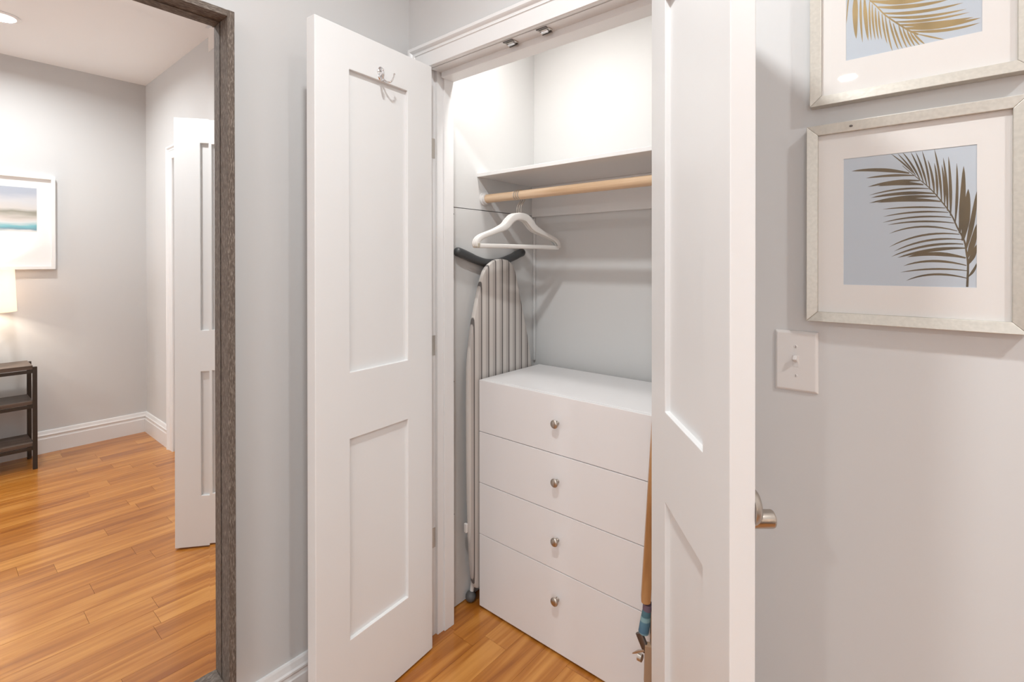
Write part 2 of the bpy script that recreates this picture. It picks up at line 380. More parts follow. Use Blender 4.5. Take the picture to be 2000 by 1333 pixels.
# casing around an opening (mitred U of moulding)
CAS = [(0, 0), (0, 0.011), (0.003, 0.0145), (0.055, 0.0165), (0.058, 0.0195), (0.0615, 0.0175), (0.068, 0.0185), (0.0735, 0.024), (0.0775, 0.027), (0.0875, 0.027), (0.0915, 0.023), (0.0915, 0)]
def casing(name, xl, xr, zt, label, sc=1.0):
    b = bmesh.new(); rows = []
    for u, t in CAS:
        u *= sc
        rows.append([b.verts.new(c) for c in ((xl - u, -t, 0), (xl - u, -t, zt + u), (xr + u, -t, zt + u), (xr + u, -t, 0))])
    for r0, r1 in zip(rows, rows[1:]):
        for k in range(3): b.faces.new((r0[k], r0[k + 1], r1[k + 1], r1[k]))
    for k in range(3): b.faces.new((rows[-1][k], rows[-1][k + 1], rows[0][k + 1], rows[0][k]))
    b.faces.new([r[0] for r in rows]); b.faces.new([r[3] for r in rows][::-1])
    bmesh.ops.recalc_face_normals(b, faces=b.faces[:])
    return struct(name, MB().merge(b), 'trim', label, 'trim')
casing('trim_1', 0.106, 1.030, 2.049, 'white moulded casing around the closet opening', 0.905)
casing('trim_3', 1.95, 2.712, 2.098, 'white casing of the doorway seen in the mirror')
# closet jamb with stop and ball catches
JX0, JX1, JZ = 0.1065, 1.0295, 2.056
m = MB().box(0.094, JX0, -0.002, 0.110, 0, 2.0615).box(JX1, 1.041, -0.002, 0.110, 0, 2.0615).box(JX0, JX1, -0.002, 0.110, JZ, 2.0615)
jamb = struct('trim_2', m, 'trim', 'white jamb lining the closet opening', 'trim')
S1, S2 = 0.0115, 0.0185                    # stepped stop, side and head
m = MB().box(JX0, JX0 + S1, 0.034, 0.109, 0, JZ - 0.0005, 0.001).box(JX1 - S1, JX1, 0.034, 0.109, 0, JZ - 0.0005, 0.001).box(JX0 + S1, JX1 - S1, 0.004, 0.109, JZ - 0.008, JZ, 0.001)
m.box(JX0 + S1 - 0.001, JX0 + S2, 0.062, 0.108, 0, JZ - 0.0085, 0.0015).box(JX1 - S2, JX1 - S1 + 0.001, 0.062, 0.108, 0, JZ - 0.0085, 0.0015).box(JX0 + S2, JX1 - S2, 0.047, 0.108, JZ - 0.028, JZ - 0.007, 0.0015)
obj('door_stop', m, 'trim', jamb)
JZ -= 0.008
for x in (0.482, 0.613):
    rc = obj('roller_catch', MB().box(x - 0.018, x + 0.020, 0.0145, 0.0345, JZ - 0.0045, JZ, 0.001), 'steel', jamb)
    obj('strike', MB().box(x - 0.020, x + 0.018, 0.0045, 0.0115, JZ - 0.003, JZ, 0.0008), 'bracket', rc)
    obj('spring_clip', MB().box(x - 0.017, x + 0.019, 0.0320, 0.0355, JZ - 0.0095, JZ - 0.0045, 0.0012), 'bracket', rc)
    obj('spring_clip', MB().tube([(x - 0.012, 0.0240, JZ - 0.0055), (x + 0.013, 0.0240, JZ - 0.0055)], 0.0045, 12), 'chrome', rc)
    for dx in (-0.013, 0.014):
        obj('screw', MB().lathe([(0, -0.0012), (0.0028, -0.001), (0.0032, 0.0)], (x + dx, 0.0185, JZ - 0.0045), (0, 0, 1), 10), 'bracket', rc)
for z in (0.355, 1.055, 1.770):
    obj('hinge_leaf', MB().box(JX0 - 0.001, JX0 + 0.0012, 0.0, 0.032, z - 0.036, z + 0.036, 0.0004), 'steel', jamb)
# baseboards
BASE = [(0, 0), (0.017, 0), (0.017, 0.094), (0.0145, 0.098), (0.0135, 0.108), (0.0165, 0.113), (0.0165, 0.119), (0.0125, 0.124), (0.010, 0.134), (0.0085, 0.141), (0.006, 0.146), (0, 0.146)]
struct('baseboard_left', MB().prism([(t, z) for t, z in BASE], 1, YB, -0.03), 'trim', 'white moulded baseboard under the mirror', 'baseboard')
struct('baseboard_right', MB().prism([(XR - t, z * 1.08) for t, z in BASE], 1, YB, 0.0), 'trim', 'white moulded baseboard behind the console table', 'baseboard')
m = MB()
for a, b in ((1.125, 1.856), (2.806, XR - 0.018)):
    m.prism([(-t, z * 1.08) for t, z in BASE], 0, a, b)
struct('baseboard_back', m, 'trim', 'white moulded baseboard either side of the mirrored doorway', 'baseboard')

# ------------------------------------------------------------------ doors
def frame_slab(W, z0, z1, s, panels, T, sg):
    """stiles and rails of a panelled door, x from 0 to sg*W, y 0..T"""
    b = bmesh.new(); xs = [0, s, W - s, W]; zs = [z0] + [z for p in panels for z in p] + [z1]
    V = {(i, j): b.verts.new((sg * xs[i], 0, zs[j])) for i in range(4) for j in range(len(zs))}
    for i in range(3):
        for j in range(len(zs) - 1):
            if i == 1 and j % 2 == 1: continue
            b.faces.new((V[i, j], V[i + 1, j], V[i + 1, j + 1], V[i, j + 1]))
    ex = bmesh.ops.extrude_face_region(b, geom=b.faces[:])
    bmesh.ops.translate(b, vec=(0, T, 0), verts=[g for g in ex['geom'] if isinstance(g, bmesh.types.BMVert)])
    bmesh.ops.recalc_face_normals(b, faces=b.faces[:])
    es = [e for e in b.edges if len(e.link_faces) == 2 and e.calc_face_angle(0) > R(60)]
    bmesh.ops.bevel(b, geom=es, offset=0.0016, segments=2, affect='EDGES', profile=0.5)
    return MB().merge(b)
DW, DT, DS = 0.4498, 0.0384, 0.1122
PAN = [(0.2477, 0.838), (1.0337, 1.922)]
def closet_door(name, pin, rz, sg, label):
    d = thing(name, label, 'door', (pin[0], pin[1], 0), rz, kind='structure')
    obj('door_frame', frame_slab(DW, 0.0075, 2.0376, DS, PAN, DT, sg), 'door', d, True)
    for a, b in PAN:
        x0, x1 = sorted((sg * (DS - 0.004), sg * (DW - DS + 0.004)))
        obj('panel', MB().box(x0, x1, 0.0115, DT - 0.0115, a - 0.004, b + 0.004), 'door', d, True)
    for z in (0.34, 1.03, 1.80):
        h = obj('hinge', MB().lathe([(0, -0.040), (0.0045, -0.038), (0.0055, -0.036), (0.0055, 0.036), (0.0045, 0.038), (0, 0.040)], (-sg * 0.001, -0.002, z), (0, 0, 1), 12), 'steel', d, True)
    return d
dl = closet_door('door_1', (0.120, -0.0287), R(-84.889), 1, 'open white two panel closet door on the left with a chrome coat hook')
dr = closet_door('door_2', (1.0163, -0.0287), R(129.263), -1, 'open white two panel closet door on the right with a lever handle')
# chrome coat hook on the inner face of the left door
hx, hz = 0.222, 1.944
hk = obj('coat_hook', MB().lathe([(0, 0.0050), (0.006, 0.0048), (0.0110, 0.0035), (0.0135, 0.0012), (0.0138, 0.0)], (0, 0, 0), (0, 1, 0), 28), 'chrome', dl, True)
for v in hk.data.vertices: v.co.z = v.co.z * 1.62 + hz; v.co.x += hx; v.co.y += DT
tag(hk, 'chrome double coat hook')
for sx in (-1, 1):
    pr = catmull([(hx + sx * 0.003, DT + 0.003, hz - 0.012), (hx + sx * 0.008, DT + 0.012, hz - 0.024), (hx + sx * 0.015, DT + 0.026, hz - 0.026), (hx + sx * 0.020, DT + 0.034, hz - 0.014), (hx + sx * 0.022, DT + 0.036, hz - 0.002)], 5)
    n = len(pr); obj('prong', MB().tube(pr, [0.0036 - 0.0014 * k / n for k in range(n)], 10).ball(pr[-1], 0.0034), 'chrome', hk, True)
for dx in (-0.0045, 0.0045):
    obj('screw', MB().ball((hx + dx, DT + 0.0045, hz + 0.009 + dx * -0.7), 0.0024, 1, 0.5, 1, 10), 'bracket', hk, True)
# lever handle on the outer face of the right door
lx, lz = -(DW - 0.030), 0.9615
lv = obj('lever_handle', MB().lathe([(0, -0.0135), (0.018, -0.0135), (0.0245, -0.011), (0.0275, -0.006), (0.0285, 0.0), (0.0, 0.0)], (lx - 0.006, 0, lz + 0.0235), (0, 1, 0), 36), 'nickel', dr, True)
tag(lv, 'brushed nickel lever handle')
obj('post', MB().lathe([(0, -0.0420), (0.0105, -0.0418), (0.0130, -0.0402), (0.0138, -0.0375), (0.0138, -0.006), (0, -0.006)], (lx, 0, lz), (0, 1, 0), 32), 'nickel', lv, True)
obj('lever', MB().tube(catmull([(lx + 0.006, -0.021, lz), (lx + 0.05, -0.021, lz), (lx + 0.112, -0.021, lz)], 4), [0.0095] * 8 + [0.008], 18), 'nickel', lv, True)
# closed door in the doorway that only the mirror shows the casing of
d3 = thing('door_3', 'closed white panelled door behind the mirrored casing', 'door', (1.955, 0.02, 0), 0, kind='structure')
obj('door_frame', frame_slab(0.752, 0.008, 2.09, 0.112, PAN, DT, 1), 'door', d3, True)
for a, b in PAN: obj('panel', MB().box(0.108, 0.644, 0.0115, 0.027, a - 0.004, b + 0.004), 'door', d3, True)
mj = MB().box(1.93, 1.95, -0.001, 0.11, 0, 2.10).box(2.712, 2.73, -0.001, 0.11, 0, 2.10).box(1.95, 2.712, 0.0, 0.11, 2.094, 2.10)
struct('trim_5', mj, 'trim', 'white jamb of the doorway seen in the mirror', 'trim')

# ------------------------------------------------------------------ wall mirror
MG, MF = 0.014, 0.065                      # glass plane and frame front
y1, y0, z1, z0 = -0.6255, -1.555, 2.026, 0.205
fw = 0.0175
mir = thing('wall_mirror', 'tall wall mirror with a weathered brown wood frame', 'mirror', (0.0, (y0 + y1) / 2, z0))
for a, b in ((y1 - fw, y1), (y0, y0 + fw)):
    obj('frame_stile', MB().box(0.0, MF, a, b, z0, z1, 0.0012), 'frame_wood_v', mir)
for a, b in ((z1 - fw, z1), (z0, z0 + fw)):
    obj('frame_rail', MB().box(0.0, MF - 0.0006, y0 + fw, y1 - fw, a, b, 0.0012), 'frame_wood_h', mir)
obj('backing', MB().box(0.0005, MG - 0.004, y0 + fw, y1 - fw, z0 + fw, z1 - fw), 'table_metal', mir)
b = bmesh.new(); bw = 0.027; rise = 0.0005
ya, yb, za, zb = y0 + fw + 0.0016, y1 - fw - 0.0016, z0 + fw + 0.0016, z1 - fw - 0.0016
o4 = [b.verts.new((MG + rise, y, z)) for y, z in ((ya, za), (yb, za), (yb, zb), (ya, zb))]
i4 = [b.verts.new((MG, y, z)) for y, z in ((ya + bw, za + bw), (yb - bw, za + bw), (yb - bw, zb - bw), (ya + bw, zb - bw))]
b.faces.new(i4)
for k in range(4): b.faces.new((o4[k], o4[(k + 1) % 4], i4[(k + 1) % 4], i4[k]))
k4 = [b.verts.new((MG - 0.004, v.co.y, v.co.z)) for v in o4]
for k in range(4): b.faces.new((o4[k], k4[k], k4[(k + 1) % 4], o4[(k + 1) % 4]))
b.faces.new(k4[::-1])
bmesh.ops.recalc_face_normals(b, faces=b.faces[:])
obj('mirror_glass', MB().merge(b), 'mirror', mir)

# ------------------------------------------------------------------ closet fittings
SY = 0.298
sh = thing('closet_shelf', 'white painted shelf spanning the closet above the hanging rod', 'shelf', (CX0, SY, 1.566))
obj('board', MB().box(CX0, CX1, SY, CY1, 1.707, 1.7215, 0.001), 'shelf', sh)
obj('cleat', MB().box(CX0, CX1, CY1 - 0.018, CY1, 1.567, 1.7065, 0.0012), 'shelf', sh)
rod = thing('closet_rod', 'round pine hanging rod below the closet shelf', 'rod', (CX0, 0.338, 1.60))
obj('pole', MB().tube([(CX0 + 0.008, 0.338, 1.620), (CX1 - 0.008, 0.338, 1.620)], 0.0175, 28), 'rod', rod)
for x, s in ((CX0, 1), (CX1, -1)):
    obj('socket', MB().lathe([(0.0, 0.0), (0.027, 0.0), (0.027, 0.006), (0.0225, 0.008), (0.0225, 0.020), (0.0178, 0.020), (0.0178, 0.008)], (x, 0.338, 1.620), (s, 0, 0), 28), 'white_metal', rod)
# three slim hangers crowded together on the rod
def hanger(x, yaw, label):
    t = thing('clothes_hanger', label, 'hanger', (x, 0.338, 1.412), R(yaw), 'ivory hangers on the closet rod')
    zo = -1.412; nx = (0, 1, 0)
    hook = []
    for k in range(17):
        a = R(-150 + k * 15); hook.append((0.0193 * sin(a) * 1.0, 0, 1.6205 + zo + 0.0193 * cos(a)))
    hook += [(0.019, 0, 1.600 + zo), (0.010, 0, 1.588 + zo), (0.002, 0, 1.578 + zo), (0, 0, 1.566 + zo), (0, 0, 1.540 + zo)]
    obj('hook', MB().tube(hook, 0.0019, 8), 'steel', t, True)
    half = [(0.0, 1.536), (0.030, 1.531), (0.052, 1.515), (0.072, 1.495), (0.105, 1.480), (0.150, 1.464), (0.182, 1.452), (0.200, 1.440), (0.207, 1.426), (0.203, 1.418)]
    path = [(-u, 0, z + zo) for u, z in half[::-1]] + [(u, 0, z + zo) for u, z in half[1:]]
    p = catmull(path, 4); wd = []
    for q in p:
        u = abs(q[0]); wd.append(0.0145 if u < 0.06 else 0.0145 - 0.0055 * min(1, (u - 0.06) / 0.06))
    obj('shoulder_arms', MB().tube(p, wd, 14, flat=(nx, 0.0042)), 'hanger', t, True)
    obj('crossbar', MB().tube([(-0.203, 0, 1.417 + zo), (-0.1, 0, 1.418 + zo), (0.1, 0, 1.418 + zo), (0.203, 0, 1.417 + zo)], 0.0082, 14, flat=(nx, 0.0040)), 'hanger', t, True)
    obj('end_tip', MB().box(-0.211, -0.197, -0.0046, 0.0046, 1.410 + zo, 1.428 + zo, 0.003), 'hanger_tip', t, True)
    return t
hanger(0.2400, 80.5, 'ivory clothes hanger at the back of the bunch nearest the closet side wall')
hanger(0.2505, 80.0, 'ivory clothes hanger in the middle of the bunch of three')
hanger(0.2610, 79.5, 'ivory clothes hanger at the front of the bunch nearest the camera')

# ironing board leaning on the left closet wall
ib = thing('ironing_board', 'upright folded ironing board with grey striped cover beside the drawers', 'ironing board', (0.11, 0.385, 0.0))
edgeL = [(0.384, 1.371), (0.350, 1.367), (0.322, 1.355), (0.297, 1.338), (0.277, 1.312), (0.256, 1.255), (0.233, 1.178), (0.212, 1.090), (0.198, 0.99), (0.192, 0.90), (0.192, 0.60), (0.198, 0.36), (0.208, 0.18), (0.224, 0.085), (0.26, 0.06), (0.384, 0.055)]
edgeR = [(0.56, 0.06), (0.60, 0.12), (0.60, 0.60), (0.590, 0.85), (0.578, 0.93), (0.559, 1.02), (0.530, 1.125), (0.491, 1.255), (0.472, 1.315), (0.452, 1.348), (0.422, 1.366)]
poly = [(p[0], p[1]) for p in catmull([(y, z, 0) for y, z in edgeL + edgeR], 3)]
b = bmesh.new()
rings = []
cy, cz = 0.39, 0.75
for dx, ins in ((0.098, 0.010), (0.0995, 0.002), (0.104, 0.0), (0.114, 0.0), (0.1185, 0.002), (0.1205, 0.010)):
    ring = []
    for y, z in poly:
        v = Vector((y - cy, (z - cz) * 0.25)); L = max(v.length, 1e-6); v = v / L
        ring.append(b.verts.new((dx, y - v.x * ins, z - v.y * ins)))
    rings.append(ring)
n = len(poly)
for r0, r1 in zip(rings, rings[1:]):
    for k in range(n): b.faces.new((r0[k], r0[(k + 1) % n], r1[(k + 1) % n], r1[k]))
b.faces.new(rings[0][::-1]); b.faces.new(rings[-1])
bmesh.ops.recalc_face_normals(b, faces=b.faces[:])
obj('padded_cover', MB().merge(b, True), 'stripes', ib)
foot = catmull([(0.080, 0.172, 1.397), (0.080, 0.200, 1.389), (0.080, 0.272, 1.366), (0.080, 0.332, 1.354), (0.080, 0.411, 1.357), (0.080, 0.494, 1.378), (0.080, 0.535, 1.393), (0.080, 0.560, 1.400)], 5)
nf = len(foot)
obj('foot_bar', MB().tube(foot, [0.0182 if (k < 9 or k > nf - 10) else 0.0172 for k in range(nf)], 16).ball(foot[0], 0.0182).ball(foot[-1], 0.0182), 'dark_plastic', ib)
obj('leg', MB().tube([(0.081, 0.330, 1.352), (0.081, 0.330, 0.72), (0.081, 0.300, 0.50)], 0.0105, 14), 'dark_plastic', ib)
obj('leg', MB().tube([(0.083, 0.400, 0.78), (0.083, 0.300, 0.45), (0.083, 0.246, 0.06), (0.083, 0.240, 0.03)], 0.0085, 12), 'white_metal', ib)
obj('leg', MB().tube([(0.083, 0.420, 0.78), (0.083, 0.50, 0.45), (0.083, 0.545, 0.03)], 0.0085, 12), 'white_metal', ib)
for y in (0.236, 0.545):
    obj('rubber_foot', MB().ball((0.083, y, 0.0215), 0.0212), 'grey_rubber', ib)
obj('clip', MB().box(0.092, 0.106, 0.190, 0.200, 0.300, 0.335, 0.002), 'white_metal', ib)

# chest of drawers
KX0, KX1, KY0, KY1, KH = 0.1325, 0.8860, 0.235, 0.622, 0.896
ch = thing('chest_of_drawers', 'glossy white chest with four drawers standing inside the closet', 'chest of drawers', ((KX0 + KX1) / 2, KY0, 0))
m = MB().box(KX0, KX0 + 0.016, KY0 + 0.018, KY1, 0, KH - 0.016).box(KX1 - 0.016, KX1, KY0 + 0.018, KY1, 0, KH - 0.016).box(KX0 + 0.016, KX1 - 0.016, KY1 - 0.006, KY1, 0.02, KH - 0.016).box(KX0 + 0.016, KX1 - 0.016, KY0 + 0.03, KY1 - 0.006, 0.006, 0.04)
obj('carcass', m, 'chest', ch)
obj('top', MB().box(KX0, KX1, KY0 + 0.0185, KY1, KH - 0.016, KH, 0.001), 'chest', ch)
ZS = [(0.6941, 0.8955), (0.4931, 0.6919), (0.2921, 0.4909), (0.008, 0.2899)]
for (za, zb), kz in zip(ZS, (0.803, 0.602, 0.399, 0.195)):
    dw = obj('drawer', MB().box(KX0, KX1, KY0, KY0 + 0.018, za, zb, 0.0012).box(KX0 + 0.022, KX1 - 0.022, KY0 + 0.018, KY1 - 0.02, za + 0.012, zb - 0.035), 'chest', ch)
    obj('knob', MB().lathe([(0.0072, 0.0), (0.0072, 0.002), (0.0052, 0.005), (0.0050, 0.010), (0.0075, 0.014), (0.0125, 0.0165), (0.0145, 0.019), (0.0148, 0.0215), (0.0135, 0.024), (0.0085, 0.0262), (0, 0.027)], (0.5085, KY0, kz), (0, -1, 0), 28), 'nickel', dw)
LOW_R=[(1.459, 1.534), (1.469, 1.522), (1.486, 1.503), (1.5, 1.486), (1.514, 1.464), (1.527, 1.44), (1.535, 1.417), (1.544, 1.394), (1.547, 1.373), (1.549, 1.351), (1.548, 1.314)]
LOW_L=[(1.469,1.519,1.426,1.534,1.381,1.533,0.00719),(1.476,1.514,1.442,1.52,1.404,1.517,0.0048),(1.484,1.504,1.446,1.509,1.407,1.5,0.00576),(1.489,1.496,1.456,1.505,1.422,1.5,0.00671),(1.497,1.488,1.456,1.496,1.409,1.484,0.00336),(1.504,1.479,1.459,1.487,1.412,1.479,0.00623),(1.507,1.473,1.461,1.48,1.409,1.469,0.00623),(1.513,1.464,1.471,1.474,1.421,1.469,0.00623),(1.519,1.452,1.478,1.459,1.43,1.456,0.00336),(1.523,1.444,1.478,1.452,1.431,1.442,0.00336),(1.527,1.435,1.478,1.444,1.43,1.431,0.00336),(1.531,1.425,1.482,1.435,1.437,1.426,0.00336),(1.535,1.411,1.484,1.431,1.44,1.41,0.00336),(1.538,1.405,1.486,1.415,1.44,1.385,0.0036),(1.541,1.396,1.493,1.404,1.447,1.377,0.00384),(1.543,1.388,1.493,1.394,1.443,1.367,0.00432),(1.545,1.381,1.499,1.383,1.452,1.365,0.00623),(1.546,1.364,1.504,1.378,1.466,1.366,0.00719),(1.547,1.351,1.5,1.367,1.461,1.35,0.00432),(1.548,1.342,1.501,1.349,1.457,1.338,0.00336),(1.548,1.329,1.501,1.344,1.465,1.323,0.00384),(1.474,1.519,1.462,1.538,1.442,1.558,0.0024),(1.478,1.514,1.468,1.535,1.452,1.557,0.0024),(1.484,1.506,1.475,1.532,1.459,1.559,0.00288),(1.489,1.5,1.483,1.528,1.471,1.557,0.00288),(1.494,1.493,1.489,1.524,1.478,1.556,0.00288),(1.498,1.486,1.496,1.521,1.487,1.557,0.00288),(1.504,1.478,1.503,1.509,1.495,1.54,0.00336),(1.508,1.472,1.509,1.502,1.504,1.533,0.00336),(1.514,1.462,1.513,1.51,1.504,1.558,0.00336),(1.518,1.456,1.519,1.492,1.514,1.529,0.00336),(1.522,1.447,1.522,1.493,1.516,1.541,0.00384),(1.526,1.438,1.527,1.489,1.523,1.542,0.00432),(1.532,1.424,1.536,1.476,1.534,1.529,0.00384),(1.538,1.407,1.543,1.465,1.543,1.523,0.00815),(1.542,1.394,1.548,1.439,1.549,1.483,0.01055),(1.546,1.378,1.556,1.428,1.56,1.478,0.00671),(1.548,1.364,1.557,1.393,1.56,1.422,0.00815),(1.549,1.353,1.557,1.37,1.56,1.387,0.00719),(1.549,1.331,1.558,1.343,1.56,1.355,0.00384)]
UP_R=[(1.376, 1.918), (1.387, 1.892), (1.399, 1.871), (1.408, 1.856), (1.421, 1.837), (1.433, 1.818), (1.453, 1.795), (1.469, 1.778), (1.481, 1.768)]
UP_L=[(1.387,1.878,1.385,1.833,1.388,1.787,0.00902),(1.395,1.868,1.394,1.823,1.398,1.777,0.00391),(1.401,1.861,1.402,1.82,1.407,1.778,0.00632),(1.409,1.852,1.408,1.815,1.412,1.777,0.00331),(1.413,1.845,1.413,1.811,1.418,1.776,0.00331),(1.418,1.837,1.418,1.807,1.423,1.775,0.00331),(1.423,1.829,1.423,1.802,1.428,1.774,0.00301),(1.428,1.822,1.43,1.793,1.436,1.764,0.00301),(1.433,1.817,1.436,1.782,1.444,1.747,0.00301),(1.439,1.808,1.444,1.778,1.453,1.747,0.00301),(1.445,1.799,1.45,1.774,1.459,1.747,0.00301),(1.453,1.794,1.457,1.771,1.466,1.746,0.00301),(1.459,1.787,1.463,1.767,1.472,1.747,0.00301),(1.465,1.781,1.469,1.765,1.477,1.747,0.00301),(1.47,1.775,1.475,1.761,1.484,1.747,0.00301),(1.475,1.771,1.481,1.76,1.491,1.747,0.00301),(1.38,1.909,1.374,1.866,1.372,1.821,0.00241),(1.41,1.852,1.462,1.827,1.513,1.829,0.00902),(1.421,1.837,1.468,1.818,1.522,1.817,0.00752),(1.429,1.823,1.48,1.803,1.542,1.805,0.00602),(1.438,1.813,1.485,1.793,1.546,1.793,0.00541),(1.448,1.801,1.491,1.786,1.55,1.786,0.00511),(1.455,1.793,1.503,1.777,1.555,1.776,0.00752),(1.462,1.785,1.508,1.77,1.564,1.772,0.00902),(1.47,1.777,1.519,1.759,1.563,1.764,0.00541),(1.48,1.769,1.503,1.756,1.518,1.748,0.00271),(1.403,1.863,1.45,1.844,1.502,1.85,0.00752),(1.394,1.879,1.438,1.864,1.485,1.874,0.00677),(1.387,1.892,1.425,1.883,1.468,1.895,0.00602)]

# folded wooden stand tucked behind the right door
st = thing('folding_stand', 'folded wooden stand with blue banding between drawers and right closet door', 'stand', (0.885, 0.165, 0.0))
def slat(p0, p1, w, d):
    p0, p1 = Vector(p0), Vector(p1); ax = (p1 - p0).normalized(); L = (p1 - p0).length
    poly = [(w / 2 * cos(a), -w / 2 * sin(a)) for a in [pi * k / 8 for k in range(9)]]
    poly = [(x, z * 0.6) for x, z in poly] + [(-w / 2, L), (w / 2, L)]
    m = MB().prism(poly, 1, -d / 2, d / 2, 0.0015)
    z = ax; x = Vector((1, 0.55, 0)); x = (x - z * x.dot(z)).normalized(); y = z.cross(x)
    mt = Matrix((x, y, z)).transposed().to_4x4(); mt.translation = p0
    m.bm.transform(mt); return m
obj('upper_leg', slat((0.8705, 0.160, 0.390), (0.915, 0.145, 0.980), 0.026, 0.026), 'stand_wood', st)
obj('collar', MB().tube([(0.8745, 0.166, 0.377), (0.8725, 0.166, 0.358)], 0.0135, 14), 'purple', st)
obj('band', MB().tube([(0.8730, 0.166, 0.362), (0.8665, 0.166, 0.325), (0.8610, 0.166, 0.288)], [0.0125, 0.0140, 0.0150], 18), 'blue', st)
obj('rod', MB().tube([(0.8860, 0.172, 0.36), (0.8860, 0.172, 0.010)], 0.008, 12), 'steel', st)
obj('bracket', MB().tube([(0.8500, 0.160, 0.284), (0.8740, 0.160, 0.240)], 0.0115, 14, flat=((0, 1, 0), 0.006)), 'bracket', st)
wn = obj('wing_nut', MB().tube([(0.8600, 0.158, 0.2155), (0.8480, 0.158, 0.2155)], 0.0105, 14), 'steel', st)
obj('wing', MB().tube([(0.8320, 0.156, 0.2180), (0.8500, 0.156, 0.2320), (0.8680, 0.156, 0.2440)], [0.0016, 0.0045, 0.0030], 10, flat=((0, 1, 0), 0.0022)), 'steel', wn)
obj('lower_leg', slat((0.8770, 0.165, 0.150), (0.8800, 0.165, 0.262), 0.026, 0.020), 'stand_pale', st)
obj('tip', MB().tube([(0.8860, 0.172, 0.018), (0.8860, 0.172, 0.0)], 0.010, 12), 'grey_rubber', st)

# ------------------------------------------------------------------ pictures and switch on the closet wall
def leaf_mesh(rachis, leaves, rect, y):
    x0, x1, z0, z1 = rect
    cl = lambda x, z: (min(max(x, x0), x1), min(max(z, z0), z1))
    b = bmesh.new()
    def strip(pts, ws, yy):
        vs = []
        for i, p in enumerate(pts):
            q0 = pts[max(i - 1, 0)]; q1 = pts[min(i + 1, len(pts) - 1)]
            d = Vector((q1[0] - q0[0], q1[1] - q0[1])); d = d.normalized() if d.length > 1e-9 else Vector((1, 0))
            a = cl(p[0] - d.y * ws[i], p[1] + d.x * ws[i]); c = cl(p[0] + d.y * ws[i], p[1] - d.x * ws[i])
            vs.append((b.verts.new((a[0], yy, a[1])), b.verts.new((c[0], yy, c[1]))))
        for (a, c), (a2, c2) in zip(vs, vs[1:]): b.faces.new((a, c, c2, a2))
    rp = [(p[0], p[1]) for p in catmull([(x, z, 0) for x, z in rachis], 3)]
    strip(rp, [0.0004 + 0.0012 * k / len(rp) for k in range(len(rp))], y - 0.00004)
    for i, (ax, az, bx, bz, cx, cz, w) in enumerate(leaves):
        pts = bez((ax, az), (bx, bz), (cx, cz), 10)
        ws = [w * 0.5 * (0.30 + 0.70 * min(1, t / 0.35)) * (1 - t ** 3) ** 0.7 + 0.0001 for t in [k / 10 for k in range(11)]]
        strip(pts, ws, y - 0.00002 - 0.000001 * (i % 9))
    bmesh.ops.recalc_face_normals(b, faces=b.faces[:])
    return MB().merge(b)
def picture(label, x0, z0, w, h, rect, R_, L_, foil, nail=False):
    t = thing('framed_picture', label, 'picture', (x0 + w / 2, 0.0, z0), 0, 'palm leaf pictures on the closet wall')
    f = 0.0195; x1, z1 = x0 + w, z0 + h
    def side(poly):
        # mitred frame side: outer/inner edges with a sloped front face
        b = bmesh.new()
        (ox0, oz0), (ox1, oz1), (ix1, iz1), (ix0, iz0) = poly
        o = [b.verts.new((x, y, z)) for (x, z), y in (((ox0, oz0), -0.001), ((ox1, oz1), -0.001), ((ox1, oz1), -0.0255), ((ox0, oz0), -0.0255))]
        i = [b.verts.new((x, y, z)) for (x, z), y in (((ix0, iz0), -0.001), ((ix1, iz1), -0.001), ((ix1, iz1), -0.0225), ((ix0, iz0), -0.0225))]
        b.faces.new(o); b.faces.new(i[::-1])
        for k in range(4): b.faces.new((o[k], i[k], i[(k + 1) % 4], o[(k + 1) % 4]))
        bmesh.ops.recalc_face_normals(b, faces=b.faces[:])
        bmesh.ops.bevel(b, geom=b.edges[:], offset=0.0009, segments=2, affect='EDGES', profile=0.5)
        return MB().merge(b)
    O = [(x0, z0), (x1, z0), (x1, z1), (x0, z1)]; I = [(x0 + f, z0 + f), (x1 - f, z0 + f), (x1 - f, z1 - f), (x0 + f, z1 - f)]
    for k in range(4):
        fs = obj('frame_side', side((O[k], O[(k + 1) % 4], I[(k + 1) % 4], I[k])), 'frame_silver', t)
        if nail and k == 2: obj('nail', MB().ball((x0 + 0.075, -0.0245, z1 - 0.010), 0.0026, 1.2, 0.6, 0.8, 10), 'bracket', fs)
    a, b_, c, d = rect
    m = MB().box(x0 + f, a, -0.0150, -0.004, z0 + f, z1 - f).box(b_, x1 - f, -0.0150, -0.004, z0 + f, z1 - f).box(a, b_, -0.0150, -0.004, z0 + f, c).box(a, b_, -0.0150, -0.004, d, z1 - f)
    obj('mat_board', m, 'mat_board', t)
    pr = obj('print', MB().box(a, b_, -0.0140, -0.006, c, d), 'print_blue', t)
    tag(obj('palm_leaf', leaf_mesh(R_, L_, rect, -0.0140), foil, pr), 'metallic palm frond print')
    obj('glazing', MB().box(x0 + f, x1 - f, -0.0195, -0.0180, z0 + f, z1 - f), 'pane', t)
    return t
picture('lower champagne framed picture with a dark bronze palm frond above the switch', 1.3060, 1.2385, 0.3165, 0.3900, (1.368, 1.560, 1.313, 1.558), LOW_R, LOW_L, 'bronze', True)
picture('upper champagne framed picture with a pale gold palm frond cut off by the photo edge', 1.3115, 1.6670, 0.3165, 0.3900, (1.3715, 1.566, 1.7485, 1.9900), UP_R, UP_L, 'gold')
sw = thing('light_switch', 'single white toggle light switch on the wall beside the door lever', 'light switch', (1.2840, 0.0, 1.0885))
b = bmesh.new()
r0 = [b.verts.new(c) for c in ((1.2440, 0, 1.0885), (1.3240, 0, 1.0885), (1.3240, 0, 1.2140), (1.2440, 0, 1.2140))]
